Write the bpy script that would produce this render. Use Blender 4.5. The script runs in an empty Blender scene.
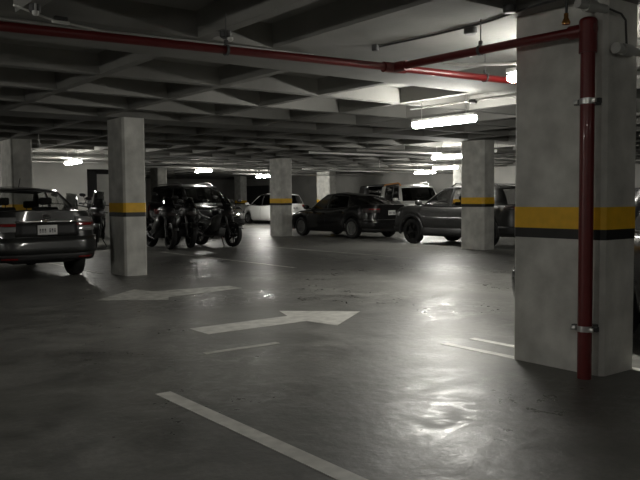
import bpy, bmesh, math, random
from math import sin, cos, pi, sqrt, radians as R
from mathutils import Vector, Matrix
random.seed(7)
S = bpy.context.scene
COL = S.collection

# ------------------------------------------------------------------ materials
def mat(name, color, rough=0.6, metal=0.0, noise=0.0, nscale=6.0, bump=0.0, bscale=40.0, emit=0.0, trans=0.0, coat=0.0, spec=None):
    m = bpy.data.materials.new(name); m.use_nodes = True
    nt = m.node_tree; b = nt.nodes['Principled BSDF']
    b.inputs['Base Color'].default_value = (*color, 1)
    b.inputs['Roughness'].default_value = rough
    b.inputs['Metallic'].default_value = metal
    if spec is not None: b.inputs['Specular IOR Level'].default_value = spec
    if coat: b.inputs['Coat Weight'].default_value = coat; b.inputs['Coat Roughness'].default_value = 0.05
    if trans: b.inputs['Transmission Weight'].default_value = trans; b.inputs['IOR'].default_value = 1.05
    if emit:
        b.inputs['Emission Color'].default_value = (*color, 1); b.inputs['Emission Strength'].default_value = emit
    if noise or bump:
        tc = nt.nodes.new('ShaderNodeTexCoord')
        nz = nt.nodes.new('ShaderNodeTexNoise'); nz.inputs['Scale'].default_value = nscale; nz.inputs['Detail'].default_value = 6
        nt.links.new(tc.outputs['Object'], nz.inputs['Vector'])
        if noise:
            mr = nt.nodes.new('ShaderNodeMapRange'); mr.inputs[1].default_value = 0.3; mr.inputs[2].default_value = 0.7
            mr.inputs[3].default_value = 1 - noise; mr.inputs[4].default_value = 1 + noise
            vm = nt.nodes.new('ShaderNodeVectorMath'); vm.operation = 'SCALE'; vm.inputs[0].default_value = color
            nt.links.new(nz.outputs['Fac'], mr.inputs[0]); nt.links.new(mr.outputs[0], vm.inputs['Scale'])
            nt.links.new(vm.outputs[0], b.inputs['Base Color'])
        if bump:
            n2 = nt.nodes.new('ShaderNodeTexNoise'); n2.inputs['Scale'].default_value = bscale; n2.inputs['Detail'].default_value = 4
            nt.links.new(tc.outputs['Object'], n2.inputs['Vector'])
            bp = nt.nodes.new('ShaderNodeBump'); bp.inputs['Strength'].default_value = bump; bp.inputs['Distance'].default_value = 0.01
            nt.links.new(n2.outputs['Fac'], bp.inputs['Height']); nt.links.new(bp.outputs[0], b.inputs['Normal'])
    return m

M = {}
M['concrete'] = mat('concrete', (0.56, 0.555, 0.52), 0.8, noise=0.24, nscale=3.5, bump=0.25, bscale=30)
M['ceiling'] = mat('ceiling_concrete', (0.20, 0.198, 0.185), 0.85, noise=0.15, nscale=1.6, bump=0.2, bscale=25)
M['wall'] = mat('wall_concrete', (0.42, 0.415, 0.39), 0.8, noise=0.12, nscale=1.2, bump=0.2, bscale=20)
M['yellow'] = mat('yellow_paint', (0.82, 0.47, 0.02), 0.55, noise=0.08, nscale=12)
M['black_band'] = mat('black_paint', (0.012, 0.012, 0.012), 0.5, noise=0.2, nscale=12)
M['red'] = mat('red_pipe_paint', (0.12, 0.007, 0.007), 0.42, noise=0.1, nscale=8, coat=0.1)
M['steel'] = mat('galvanised_steel', (0.55, 0.55, 0.54), 0.35, 0.9, noise=0.1, nscale=20)
M['darksteel'] = mat('dark_steel', (0.10, 0.10, 0.10), 0.5, 0.5)
M['pvc'] = mat('grey_pvc', (0.42, 0.42, 0.40), 0.45, noise=0.06, nscale=10)
M['conduit'] = mat('conduit_metal', (0.50, 0.50, 0.48), 0.4, 0.4, noise=0.08)
M['box'] = mat('junction_dark', (0.05, 0.05, 0.05), 0.5)
M['white_plastic'] = mat('white_plastic', (0.75, 0.75, 0.72), 0.4)
M['brass'] = mat('brass', (0.75, 0.36, 0.12), 0.25, 0.9)
for q in (60, 90, 110, 140, 170, 210, 300): M['lamp%d' % q] = mat('lamp_diffuser', (1.0, 0.975, 0.90), 0.4, emit=q)
M['housing'] = mat('lamp_housing', (0.62, 0.62, 0.60), 0.5)
M['line'] = mat('road_paint', (0.60, 0.59, 0.55), 0.5, noise=0.2, nscale=9)
M['line_worn'] = mat('road_paint_worn', (0.46, 0.455, 0.42), 0.5, noise=0.35, nscale=7)
M['rubber'] = mat('rubber', (0.013, 0.013, 0.013), 0.75, noise=0.2, nscale=30)
M['alloy'] = mat('alloy', (0.42, 0.42, 0.42), 0.3, 0.9)
M['darkalloy'] = mat('dark_alloy', (0.025, 0.025, 0.025), 0.35, 0.8)
M['chrome'] = mat('chrome', (0.75, 0.75, 0.75), 0.12, 1.0)
M['blackplastic'] = mat('black_plastic', (0.012, 0.012, 0.012), 0.55)
M['interior'] = mat('interior_cloth', (0.016, 0.016, 0.016), 0.9)
M['redlens'] = mat('red_lens', (0.20, 0.010, 0.010), 0.15, coat=0.6)
M['clearlens'] = mat('clear_lens', (0.22, 0.22, 0.22), 0.12, coat=0.6)
M['darklens'] = mat('dark_lens', (0.05, 0.04, 0.04), 0.12, coat=0.6)
M['plate'] = mat('plate', (0.66, 0.66, 0.64), 0.4)
M['plate_ink'] = mat('plate_ink', (0.12, 0.12, 0.13), 0.5)
M['orange'] = mat('orange_paint', (0.62, 0.25, 0.02), 0.5)
M['doorpaint'] = mat('door_paint', (0.55, 0.55, 0.52), 0.5, noise=0.05)
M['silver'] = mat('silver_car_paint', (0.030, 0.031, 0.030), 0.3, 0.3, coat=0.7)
M['black_paint'] = mat('black_car_paint', (0.006, 0.006, 0.0065), 0.25, 0.0, coat=0.4)
M['grey_paint'] = mat('grey_car_paint', (0.026, 0.026, 0.025), 0.42, 0.2, coat=0.3)
M['white_paint'] = mat('white_car_paint', (0.85, 0.85, 0.83), 0.3, 0.0, coat=0.6)
M['pale_paint'] = mat('pale_car_paint', (0.5, 0.5, 0.48), 0.3, 0.2, coat=0.6)
M['suv_paint'] = mat('dark_suv_paint', (0.009, 0.009, 0.009), 0.35, 0.1, coat=0.25)
M['moto_black'] = mat('moto_black', (0.007, 0.007, 0.007), 0.4, coat=0.15)
M['moto_grey'] = mat('moto_grey', (0.03, 0.03, 0.03), 0.45, 0.3)
M['moto_fairing'] = mat('moto_fairing_grey', (0.14, 0.14, 0.135), 0.4, 0.2)
M['moto_red'] = mat('moto_red', (0.25, 0.02, 0.02), 0.3, coat=0.5)

def glass_mat(name, tint, mix):
    m = bpy.data.materials.new(name); m.use_nodes = True
    nt = m.node_tree; nt.nodes.clear()
    out = nt.nodes.new('ShaderNodeOutputMaterial'); mx = nt.nodes.new('ShaderNodeMixShader')
    tr = nt.nodes.new('ShaderNodeBsdfTransparent'); tr.inputs[0].default_value = (*tint, 1)
    gl = nt.nodes.new('ShaderNodeBsdfGlossy'); gl.inputs['Roughness'].default_value = 0.03
    lw = nt.nodes.new('ShaderNodeLayerWeight'); lw.inputs[0].default_value = 0.5
    pw = nt.nodes.new('ShaderNodeMath'); pw.operation = 'POWER'; pw.inputs[1].default_value = 4.0
    fr = nt.nodes.new('ShaderNodeMapRange'); fr.inputs[3].default_value = .045; fr.inputs[4].default_value = 1.0
    nt.links.new(lw.outputs['Facing'], pw.inputs[0]); nt.links.new(pw.outputs[0], fr.inputs[0])
    nt.links.new(fr.outputs[0], mx.inputs[0]); nt.links.new(tr.outputs[0], mx.inputs[1]); nt.links.new(gl.outputs[0], mx.inputs[2])
    nt.links.new(mx.outputs[0], out.inputs[0])
    return m
M['glass'] = glass_mat('car_glass', (0.86, 0.87, 0.86), 0)
M['glass_mid'] = glass_mat('shaded_glass', (0.5, 0.5, 0.5), 0)
M['glass_dark'] = glass_mat('tinted_glass', (0.10, 0.10, 0.10), 0)
M['screen'] = glass_mat('moto_screen', (0.35, 0.35, 0.35), 0)

def floor_mat():
    m = bpy.data.materials.new('sealed_concrete_floor'); m.use_nodes = True
    nt = m.node_tree; b = nt.nodes['Principled BSDF']; L = nt.links.new
    tc = nt.nodes.new('ShaderNodeTexCoord')
    def noise(sc, det=6, rough=0.55, dist=0.0):
        n = nt.nodes.new('ShaderNodeTexNoise'); n.inputs['Scale'].default_value = sc; n.inputs['Detail'].default_value = det
        n.inputs['Roughness'].default_value = rough; n.inputs['Distortion'].default_value = dist
        L(tc.outputs['Object'], n.inputs['Vector']); return n
    def ramp(src, a, bb, lo, hi):
        r = nt.nodes.new('ShaderNodeMapRange'); r.inputs[1].default_value = a; r.inputs[2].default_value = bb
        r.inputs[3].default_value = lo; r.inputs[4].default_value = hi; L(src, r.inputs[0]); return r.outputs[0]
    def math_(op, x, y):
        n = nt.nodes.new('ShaderNodeMath'); n.operation = op
        for k, v in ((0, x), (1, y)):
            if isinstance(v, float): n.inputs[k].default_value = v
            else: L(v, n.inputs[k])
        return n.outputs[0]
    big = noise(0.45, 5, 0.6, 0.6); mid = noise(2.2, 7, 0.65, 0.8); fine = noise(26, 4, 0.6)
    k = math_('MULTIPLY', ramp(big.outputs['Fac'], .3, .7, .70, 1.3), ramp(mid.outputs['Fac'], .32, .68, .66, 1.34))
    k = math_('MULTIPLY', k, ramp(fine.outputs['Fac'], .3, .7, .80, 1.2))
    # dark tyre and oil stains
    st = noise(0.9, 3, 0.5, 1.5)
    k = math_('MULTIPLY', k, ramp(st.outputs['Fac'], .60, .72, 1.0, .72))
    vm = nt.nodes.new('ShaderNodeVectorMath'); vm.operation = 'SCALE'; vm.inputs[0].default_value = FLOOR_COL
    L(k, vm.inputs['Scale']); L(vm.outputs[0], b.inputs['Base Color'])
    # worn, blotchy sealer: roughness varies
    rr = math_('ADD', ramp(mid.outputs['Fac'], .3, .7, .37, .54), ramp(fine.outputs['Fac'], .3, .7, -.04, .05))
    # thin glossy traces where the sealer is still fresh
    gl = noise(5.5, 6, .7, 1.2); gm = noise(.55, 2, .5)
    pt = math_('MULTIPLY', ramp(gl.outputs['Fac'], .46, .66, 0.0, 1.0), ramp(gm.outputs['Fac'], .42, .58, 0.0, 1.0))
    rr = math_('SUBTRACT', rr, math_('MULTIPLY', pt, .20))
    L(rr, b.inputs['Roughness'])
    b.inputs['Specular IOR Level'].default_value = 0.4
    w = noise(1.6, 3, .5, 0.5); w2 = noise(9, 5, .6)
    hh = math_('ADD', math_('MULTIPLY', w.outputs['Fac'], 0.35), math_('MULTIPLY', w2.outputs['Fac'], 0.45))
    bp = nt.nodes.new('ShaderNodeBump'); bp.inputs['Strength'].default_value = 0.55; bp.inputs['Distance'].default_value = 0.02
    L(hh, bp.inputs['Height']); L(bp.outputs[0], b.inputs['Normal'])
    return m
FLOOR_COL = (0.155, 0.153, 0.142)
M['floor'] = floor_mat()

# ------------------------------------------------------------------ mesh helpers
class MB:
    """collects faces for ONE mesh object"""
    def __init__(s): s.v = []; s.f = []; s.m = []
    def add(s, vs, fs, mi=0, T=None):
        o = len(s.v)
        s.v += [tuple(T @ Vector(p)) if T else tuple(p) for p in vs]
        s.f += [tuple(i + o for i in f) for f in fs]; s.m += [mi] * len(fs); return s
    def box(s, c, d, mi=0, bev=0.0, T=None):
        bm = bmesh.new(); bmesh.ops.create_cube(bm, size=1)
        for v in bm.verts: v.co = Vector((v.co.x * d[0] + c[0], v.co.y * d[1] + c[1], v.co.z * d[2] + c[2]))
        if bev: bmesh.ops.bevel(bm, geom=bm.edges[:], offset=bev, segments=2, affect='EDGES', profile=0.5)
        bm.verts.index_update()
        s.add([v.co[:] for v in bm.verts], [[v.index for v in f.verts] for f in bm.faces], mi, T); bm.free(); return s
    def tube(s, pts, r, n=10, mi=0, caps=True, T=None):
        pts = [Vector(p) for p in pts]; rs = r if isinstance(r, (list, tuple)) else [r] * len(pts)
        vs = []; fs = []
        up = None
        for i, p in enumerate(pts):
            a = pts[max(0, i - 1)]; b = pts[min(len(pts) - 1, i + 1)]; t = (b - a).normalized()
            if up is None:
                up = Vector((0, 0, 1)) if abs(t.z) < .9 else Vector((1, 0, 0))
            x = up.cross(t).normalized(); y = t.cross(x).normalized(); up = y
            for k in range(n):
                q = 2 * pi * k / n; vs.append(p + x * cos(q) * rs[i] + y * sin(q) * rs[i])
        for i in range(len(pts) - 1):
            for k in range(n):
                fs.append((i * n + k, i * n + (k + 1) % n, (i + 1) * n + (k + 1) % n, (i + 1) * n + k))
        if caps:
            fs.append(tuple(range(n))[::-1]); fs.append(tuple(range((len(pts) - 1) * n, len(pts) * n)))
        return s.add(vs, fs, mi, T)
    def lathe(s, prof, c=(0, 0, 0), axis='z', n=24, mi=0, closed=False, T=None):
        """prof: (radius, height) pairs along the axis"""
        vs = []; fs = []
        for (r, h) in prof:
            for k in range(n):
                q = 2 * pi * k / n; a, b = r * cos(q), r * sin(q)
                p = {'z': (a, b, h), 'y': (a, h, b), 'x': (h, a, b)}[axis]
                vs.append((p[0] + c[0], p[1] + c[1], p[2] + c[2]))
        m = len(prof)
        for i in range(m if closed else m - 1):
            j = (i + 1) % m
            for k in range(n): fs.append((i * n + k, i * n + (k + 1) % n, j * n + (k + 1) % n, j * n + k))
        if not closed:
            if prof[0][0] > 1e-5: fs.append(tuple(range(n))[::-1])
            if prof[-1][0] > 1e-5: fs.append(tuple(range((m - 1) * n, m * n)))
        return s.add(vs, fs, mi, T)
    def ell(s, c, d, n=16, m=10, mi=0, T=None, pw=1.0):
        vs = []; fs = []
        def e(x): return math.copysign(abs(x) ** pw, x)
        for i in range(m + 1):
            a = -pi / 2 + pi * i / m
            for k in range(n):
                q = 2 * pi * k / n
                vs.append((c[0] + d[0] * e(cos(a)) * e(cos(q)), c[1] + d[1] * e(cos(a)) * e(sin(q)), c[2] + d[2] * e(sin(a))))
        for i in range(m):
            for k in range(n): fs.append((i * n + k, i * n + (k + 1) % n, (i + 1) * n + (k + 1) % n, (i + 1) * n + k))
        return s.add(vs, fs, mi, T)
    def grid(s, rows, mi=0, closed_u=False, cap=False, T=None):
        n = len(rows[0]); vs = [p for r in rows for p in r]; fs = []
        for i in range(len(rows) - 1):
            for k in range(n if closed_u else n - 1):
                fs.append((i * n + k, i * n + (k + 1) % n, (i + 1) * n + (k + 1) % n, (i + 1) * n + k))
        if cap: fs.append(tuple(range(n))[::-1]); fs.append(tuple(range((len(rows) - 1) * n, len(rows) * n)))
        return s.add(vs, fs, mi, T)
    def prism(s, poly, z0, z1, mi=0, T=None):
        n = len(poly); vs = [(x, y, z0) for x, y in poly] + [(x, y, z1) for x, y in poly]
        fs = [tuple(range(n))[::-1], tuple(range(n, 2 * n))] + [(i, (i + 1) % n, n + (i + 1) % n, n + i) for i in range(n)]
        return s.add(vs, fs, mi, T)
    def build(s, name, mats, parent=None, loc=None, smooth=35, solid=0.0, weld=True, subsurf=0):
        me = bpy.data.meshes.new(name); me.from_pydata(s.v, [], s.f)
        if not isinstance(mats, (list, tuple)): mats = [mats]
        for m in mats: me.materials.append(m)
        me.polygons.foreach_set('material_index', s.m)
        me.validate()
        bm = bmesh.new(); bm.from_mesh(me)
        if weld: bmesh.ops.remove_doubles(bm, verts=bm.verts[:], dist=1e-5)
        bmesh.ops.recalc_face_normals(bm, faces=bm.faces[:])
        bm.to_mesh(me); bm.free()
        if smooth:
            me.polygons.foreach_set('use_smooth', [True] * len(me.polygons)); me.set_sharp_from_angle(angle=R(smooth))
        o = bpy.data.objects.new(name, me); COL.objects.link(o)
        if parent: o.parent = parent
        if loc: o.location = loc
        if solid:
            md = o.modifiers.new('Solidify', 'SOLIDIFY'); md.thickness = solid; md.offset = 0
        if subsurf:
            md = o.modifiers.new('Subdivision', 'SUBSURF'); md.levels = md.render_levels = subsurf
        return o

def tag(o, label=None, cat=None, group=None, kind=None):
    if label: o['label'] = label
    if cat: o['category'] = cat
    if group: o['group'] = group
    if kind: o['kind'] = kind
    return o
def empty(name, loc=(0, 0, 0), rz=0.0, label=None, cat=None, group=None, rx=0.0):
    o = bpy.data.objects.new(name, None); COL.objects.link(o); o.location = loc; o.rotation_euler = (rx, 0, rz)
    o.empty_display_size = 0.1
    return tag(o, label, cat, group)
def copy_tree(o, parent=None):
    c = o.copy(); COL.objects.link(c)
    if parent: c.parent = parent
    for ch in [x for x in bpy.data.objects if x.parent == o]: copy_tree(ch, c)
    return c
def lerp(a, b, t): return a + (b - a) * t
def poly(x, pts):
    if x <= pts[0][0]: return pts[0][1]
    for (x0, y0), (x1, y1) in zip(pts, pts[1:]):
        if x <= x1:
            t = (x - x0) / (x1 - x0); return y0 + (y1 - y0) * t
    return pts[-1][1]
def spoly(x, pts, w=0.09):
    return sum(poly(x + w * k / 3, pts) for k in range(-3, 4)) / 7

# ------------------------------------------------------------------ camera
f = 747.0
th = math.atan2(.795, .606); pitch = math.atan(41.5 / f); roll = 0.008
fw = Vector((cos(th) * cos(pitch), sin(th) * cos(pitch), -sin(pitch)))
r0 = Vector((sin(th), -cos(th), 0)); u0 = r0.cross(fw)
rt = r0 * cos(roll) - u0 * sin(roll); up = u0 * cos(roll) + r0 * sin(roll)
cam = bpy.data.cameras.new('camera'); co = bpy.data.objects.new('camera', cam); COL.objects.link(co)
cam.sensor_width = 36; cam.lens = f / 640 * 36; cam.clip_start = .05; cam.clip_end = 200
mw = Matrix((( rt.x, up.x, -fw.x, 0), (rt.y, up.y, -fw.y, 0), (rt.z, up.z, -fw.z, 1.3), (0, 0, 0, 1)))
co.matrix_world = mw
S.camera = co

# ------------------------------------------------------------------ setting
X0, X1, Y0, Y1 = -12.0, 27.6, -9.0, 46.0
tag(MB().box(((X0 + X1) / 2, (Y0 + Y1) / 2, -.1), (X1 - X0 + .4, Y1 - Y0 + .4, .2)).build('floor', M['floor'], smooth=0), kind='structure')
ZS, ZT = 2.70, 2.91
def make_ceiling():
    ribX = []                                   # (lo, hi) of ribs that run along Y
    x = 3.15 - 1.52 * 10
    while x < X1: ribX.append((x, x + .11)); x += 1.52
    nearX = [(3.93, 4.07)]
    ribY = [(-8.2, -8.06), (-6.7, -6.56), (-5.2, -4.5), (-3.0, -2.86), (-1.5, -1.36), (0.35, .49), (2.15, 2.29), (3.66, 3.80), (5.85, 6.80),
            (8.13, 8.27), (9.58, 9.72), (10.95, 11.09), (12.2, 13.0)]
    y = 14.45
    while y < Y1:
        ribY.append((y, y + (.11 if abs((y - 21.6) % 9.15) > .8 else .7))); y += 1.5
    bx = sorted({X0, X1, *[v for r in ribX + nearX for v in r if X0 < v < X1]})
    by = sorted({Y0, Y1, *[v for r in ribY for v in r if Y0 < v < Y1]})
    def inn(v, rs): return any(a - 1e-6 <= v <= b + 1e-6 for a, b in rs)
    mb = MB(); cell = {}
    for i in range(len(bx) - 1):
        for j in range(len(by) - 1):
            cx, cy = (bx[i] + bx[i + 1]) / 2, (by[j] + by[j + 1]) / 2
            cell[i, j] = not (inn(cx, ribX) or inn(cy, ribY) or (cy < 5.85 and cy > 2.2 and inn(cx, nearX)) or (3.70 < cy < 5.85 and 3.93 < cx < 5.5) or (2.2 < cy < 3.8 and 4.6 < cx < 5.5))
    for (i, j), hole in cell.items():
        a, b, c, d = bx[i], bx[i + 1], by[j], by[j + 1]
        if not hole:
            mb.add([(a, c, ZS), (b, c, ZS), (b, d, ZS), (a, d, ZS)], [(0, 1, 2, 3)]); continue
        # coffer cells: tapered walls only on sides that meet a rib
        tl = .05 if not cell.get((i - 1, j), False) else 0; tr = .05 if not cell.get((i + 1, j), False) else 0
        tb = .05 if not cell.get((i, j - 1), False) else 0; tt = .05 if not cell.get((i, j + 1), False) else 0
        A, B, Cc, D = a + tl, b - tr, c + tb, d - tt
        vs = [(a, c, ZS), (b, c, ZS), (b, d, ZS), (a, d, ZS), (A, Cc, ZT), (B, Cc, ZT), (B, D, ZT), (A, D, ZT)]
        fs = [(4, 5, 6, 7)]
        if tb: fs.append((0, 1, 5, 4))
        if tr: fs.append((1, 2, 6, 5))
        if tt: fs.append((2, 3, 7, 6))
        if tl: fs.append((3, 0, 4, 7))
        mb.add(vs, fs)
    # upper face of the slab
    mb.add([(X0, Y0, 3.35), (X1, Y0, 3.35), (X1, Y1, 3.35), (X0, Y1, 3.35)], [(0, 1, 2, 3)])
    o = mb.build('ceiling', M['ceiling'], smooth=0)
    # normals must face down on the coffered side
    return tag(o, kind='structure')
make_ceiling()
def wall(name, c, d, m='wall'): return tag(MB().box(c, d).build(name, M[m], smooth=0), kind='structure')
HZ = 3.3
wall('wall_right', (X1 + .1, (Y0 + Y1) / 2, HZ / 2), (.2, Y1 - Y0, HZ))
wall('wall_left', (X0 - .1, (Y0 + Y1) / 2, HZ / 2), (.2, Y1 - Y0, HZ))
wall('wall_back', ((X0 + X1) / 2, Y1 + .1, HZ / 2), (X1 - X0, .2, HZ))
wall('wall_front', ((X0 + X1) / 2, Y0 - .1, HZ / 2), (X1 - X0, .2, HZ))
# room walled off behind the motorcycles, with a door recess at its right end
w = MB().box(((X0 + 8.62) / 2, 23.7, 1.35), (8.62 - X0, .25, 2.7)).box((10.45, 23.9, 1.35), (.40, .25, 2.7)).box((9.45, 23.7, 2.5), (1.66, .25, .40))
tag(w.build('wall_inner', M['wall'], smooth=0), kind='structure')
dr = tag(MB().box((10.05, 25.2, 1.10), (1.04, .06, 2.20)).build('door_1', M['doorpaint'], smooth=0), kind='structure')
MB().box((9.27, 25.2, 1.35), (.52, .14, 2.70)).box((10.6, 25.2, 1.12), (.06, .14, 2.24)).box((10.05, 25.2, 2.45), (1.14, .14, .50)).build('door_frame', M['blackplastic'], dr, smooth=0)
MB().box((9.65, 25.13, 1.02), (.03, .09, .03), bev=.005).box((9.7, 25.09, 1.02), (.13, .02, .025), bev=.005).build('door_handle', M['steel'], dr)
# dark sheet painting the darkness of an opening in the far wall
MBd = MB().box((X1 - .02, 43.4, 1.1), (.05, 3.2, 2.2)); tag(MBd.build('opening_dark_sheet', M['darksteel'], smooth=0), kind='structure')

# columns -------------------------------------------------------------
def column(x, y, label, dx=.46, dy=.75, ch=.035, top=ZS - .001, lift=0.0):
    def ring(e): return [(-e + ch, -e), (dx + e - ch, -e), (dx + e, -e + ch), (dx + e, dy + e - ch), (dx + e - ch, dy + e), (-e + ch, dy + e), (-e, dy + e - ch), (-e, -e + ch)]
    mb = MB().prism(ring(0), 0, top)
    o = tag(mb.build('column', M['concrete'], loc=(x, y, 0), smooth=20), label, 'column', 'concrete columns with yellow and black bands', 'thing')
    MB().prism(ring(.003), 1.06 + lift, 1.222 + lift).build('yellow_band', M['yellow'], o, smooth=20)
    MB().prism(ring(.003), .985 + lift, 1.06 + lift).build('black_band', M['black_band'], o, smooth=20)
    return o
column(4.83, 3.0, 'large foreground concrete column with the red fire riser in front of it', dx=.43, dy=.80, ch=.03)
column(5.05, 12.1, 'concrete column between the silver car and the motorcycles', dx=.41, dy=.69, lift=.03)
column(14.30, 12.15, 'concrete column standing in front of the grey crossover', ch=.05, lift=.075)
column(14.58, 21.3, 'concrete column in front of the white hatchback, left of the black sedan', lift=.09)
column(4.72, 17.6, 'concrete column directly behind the silver car at the left edge', dy=.95)
column(14.25, 30.4, 'distant concrete column rising behind the dark off-road vehicle')
column(23.80, 30.4, 'distant concrete column rising behind the roof of the black sedan', dy=1.1)
column(23.95, 39.4, 'smallest distant concrete column, left of the white hatchback nose')
column(23.75, 21.1, 'concrete column mostly hidden behind the one in front of the grey crossover')

# painted floor markings ------------------------------------------------
def flat(name, pts, m, label, cat='floor marking', group=None):
    return tag(MB().prism(pts, 0.0, .0025).build(name, M[m], smooth=0), label, cat, group, 'thing')
def quad(x0, x1, y0, y1): return [(x0, y0), (x1, y0), (x1, y1), (x0, y1)]
flat('direction_arrow', [(3.47, 6.34), (4.66, 6.36), (4.73, 5.93), (5.52, 6.50), (4.84, 7.14), (4.70, 6.77), (3.47, 6.74)], 'line', 'white painted arrow in the middle of the floor pointing right')
flat('direction_arrow', [(5.68, 9.34), (4.40, 9.12), (4.28, 8.87), (3.55, 9.46), (4.40, 10.24), (4.50, 9.84), (5.68, 9.72)], 'line_worn', 'fainter white painted arrow beside the column pointing left')
flat('parking_line', quad(2.11, 2.22, -1.0, 4.60), 'line', 'long white parking line in the left foreground')
flat('parking_line', quad(4.83, 4.915, 3.76, 4.58), 'line', 'white line running to the foot of the foreground column')
flat('parking_line', quad(5.20, 5.285, 0.0, 4.58), 'line', 'white line behind the foreground column')
flat('parking_line', quad(8.08, 8.17, 11.45, 17.2), 'line', 'thin white line on the floor right of the motorcycles')
flat('parking_line', quad(11.2, 11.29, 11.5, 17.2), 'line_worn', 'faint white line on the floor between the motorcycles and the black sedan')
flat('parking_line', quad(4.88, 4.97, 12.9, 17.2), 'line_worn', 'pale line on the floor beside the right wheel of the silver car')
flat('parking_line', quad(3.0, 3.75, 5.52, 5.60), 'line_worn', 'short faint worn stripe on the floor below the arrow pointing right')

# ------------------------------------------------------------------ lamps
def light(x, y, z, label, power=110, length=1.22, rods=True, ceil=ZS):
    t = empty('ceiling_light', (x, y, z), 0, label, 'ceiling light', 'fluorescent lights hung from the ceiling')
    hb = MB()
    prof = [(-.035, .015), (-.03, .055), (.03, .055), (.035, .015)]
    hb.grid([[(px, yy, pz) for px, pz in prof] for yy in (-length / 2, length / 2)], cap=True, closed_u=True)
    hb.build('housing', M['housing'], t, smooth=0)
    hd = 2
    db = MB(); rows = []
    for yy, q in ((-length / 2 + .01, .6), (-length / 2 + .04, 1), (length / 2 - .04, 1), (length / 2 - .01, .6)):
        rows.append([(q * .052 * cos(a), yy, -.03 + q * .045 * sin(a)) for a in [2 * pi * k / 12 for k in range(12)]])
    db.grid(rows, closed_u=True, cap=True)
    db.build('diffuser', M['lamp%d' % power], t)
    if rods:
        for yy in (-length * .35, length * .35): MB().tube([(0, yy, .05), (0, yy, ceil - z)], .006, 6).build('hanger', M['steel'], t)
    return t
light(7.9, 7.45, 2.40, 'nearest fluorescent light fully in view, between the foreground column and the ceiling coffers', 210)
light(5.60, 3.86, 2.42, 'fluorescent light peeking out from behind the top of the foreground column', 110)
light(15.05, 14.0, 2.42, 'uppermost fluorescent light of the three left of the column by the grey crossover', 210)
light(20.1, 18.85, 2.40, 'middle fluorescent light of the three above the pale off-road vehicle', 210)
light(23.15, 22.9, 2.40, 'leftmost fluorescent light of the three above the pale off-road vehicle', 210)
light(7.32, 21.1, 2.40, 'fluorescent light in front of the bright wall at the left')
light(13.7, 25.2, 2.40, 'fluorescent light above the dark off-road vehicle behind the motorcycles')
light(19.7, 30.3, 2.40, 'fluorescent light above the white hatchback', 300)
HID = 'added unseen fluorescent light outside the picture, left of or behind the viewer'
for p in [(-1.2, -0.6, 60), (-4.0, 5.6, 170), (1.6, 21.1, 110), (3.5, -4.0, 90)]:  # unseen lamps, added to light column faces the visible ones miss
    light(p[0], p[1], 2.42, HID, p[2])

# ------------------------------------------------------------------ fire pipe
fp = empty('fire_pipe', (4.70, 3.06, 0), 0, 'red fire pipe rising along the foreground column and running under the ceiling', 'fire pipe')
def L_(pts): return [(x - 4.70, y - 3.06, z) for x, y, z in pts]
ZP = 2.46
MB().tube(L_([(4.70, 3.06, 0), (4.70, 3.06, ZP + .02)]), .050, 20).build('riser', M['red'], fp)
MB().tube(L_([(4.695, 3.0, ZP), (4.66, 3.6, ZP), (4.62, 4.95, ZP)]), .034, 16).build('branch_pipe', M['red'], fp)
MB().tube(L_([(-3.0, 5.45, 2.36), (1.38, 5.12, 2.425), (4.62, 4.95, ZP), (6.3, 4.83, 2.462), (7.1, 4.77, 2.465), (7.2, 4.76, 2.50), (7.22, 4.76, 2.95)]), .033, 16).build('main_pipe', M['red'], fp)
e = MB().tube(L_([(4.70, 3.06, 2.30), (4.70, 3.06, 2.52)]), .062, 20).tube(L_([(4.70, 3.06, ZP), (4.688, 3.20, ZP)]), .048, 16); e.ell(L_([(4.70, 3.06, 2.52)])[0], (.062, .062, .03)); e.build('elbow_fitting', M['red'], fp)
MB().tube(L_([(4.50, 4.96, 2.457), (4.74, 4.94, 2.462)]), .046, 16).tube(L_([(4.62, 4.95, ZP), (4.626, 4.80, ZP)]), .046, 16).build('tee_fitting', M['red'], fp)
for z in (.36, 1.965):
    b = MB().box(L_([(4.72, 3.07, z)])[0], (.035, .20, .035)).box(L_([(4.775, 3.06, z)])[0], (.13, .05, .035))
    bo = b.build('bracket', M['darksteel'], fp, smooth=0)
    c = MB().lathe([(.0505, -.02), (.055, -.02), (.055, .02), (.0505, .02)], L_([(4.70, 3.06, z)])[0], n=20, closed=True)
    for s in (-1, 1): c.box(L_([(4.665, 3.06 + s * .07, z)])[0], (.02, .04, .03), bev=.004)
    c.build('clamp', M['steel'], bo)
def hanger(x, y, z, r=.04):
    b = MB().lathe([(r - .004, -.012), (r + .003, -.012), (r + .003, .012), (r - .004, .012)], (0, 0, 0), 'x', 16, closed=True)
    b.tube([(0, 0, r), (0, 0, ZS - z + .02)], .004, 6).box((0, 0, r + .02), (.03, .02, .03), bev=.004)
    o = b.build('pipe_hanger', M['darksteel'], fp); o.location = L_([(x, y, z)])[0]; return o
hanger(2.95, 5.037, 2.442); hanger(5.75, 4.869, 2.462)
h = hanger(4.645, 3.98, ZP); h.rotation_euler.z = pi / 2

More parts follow.
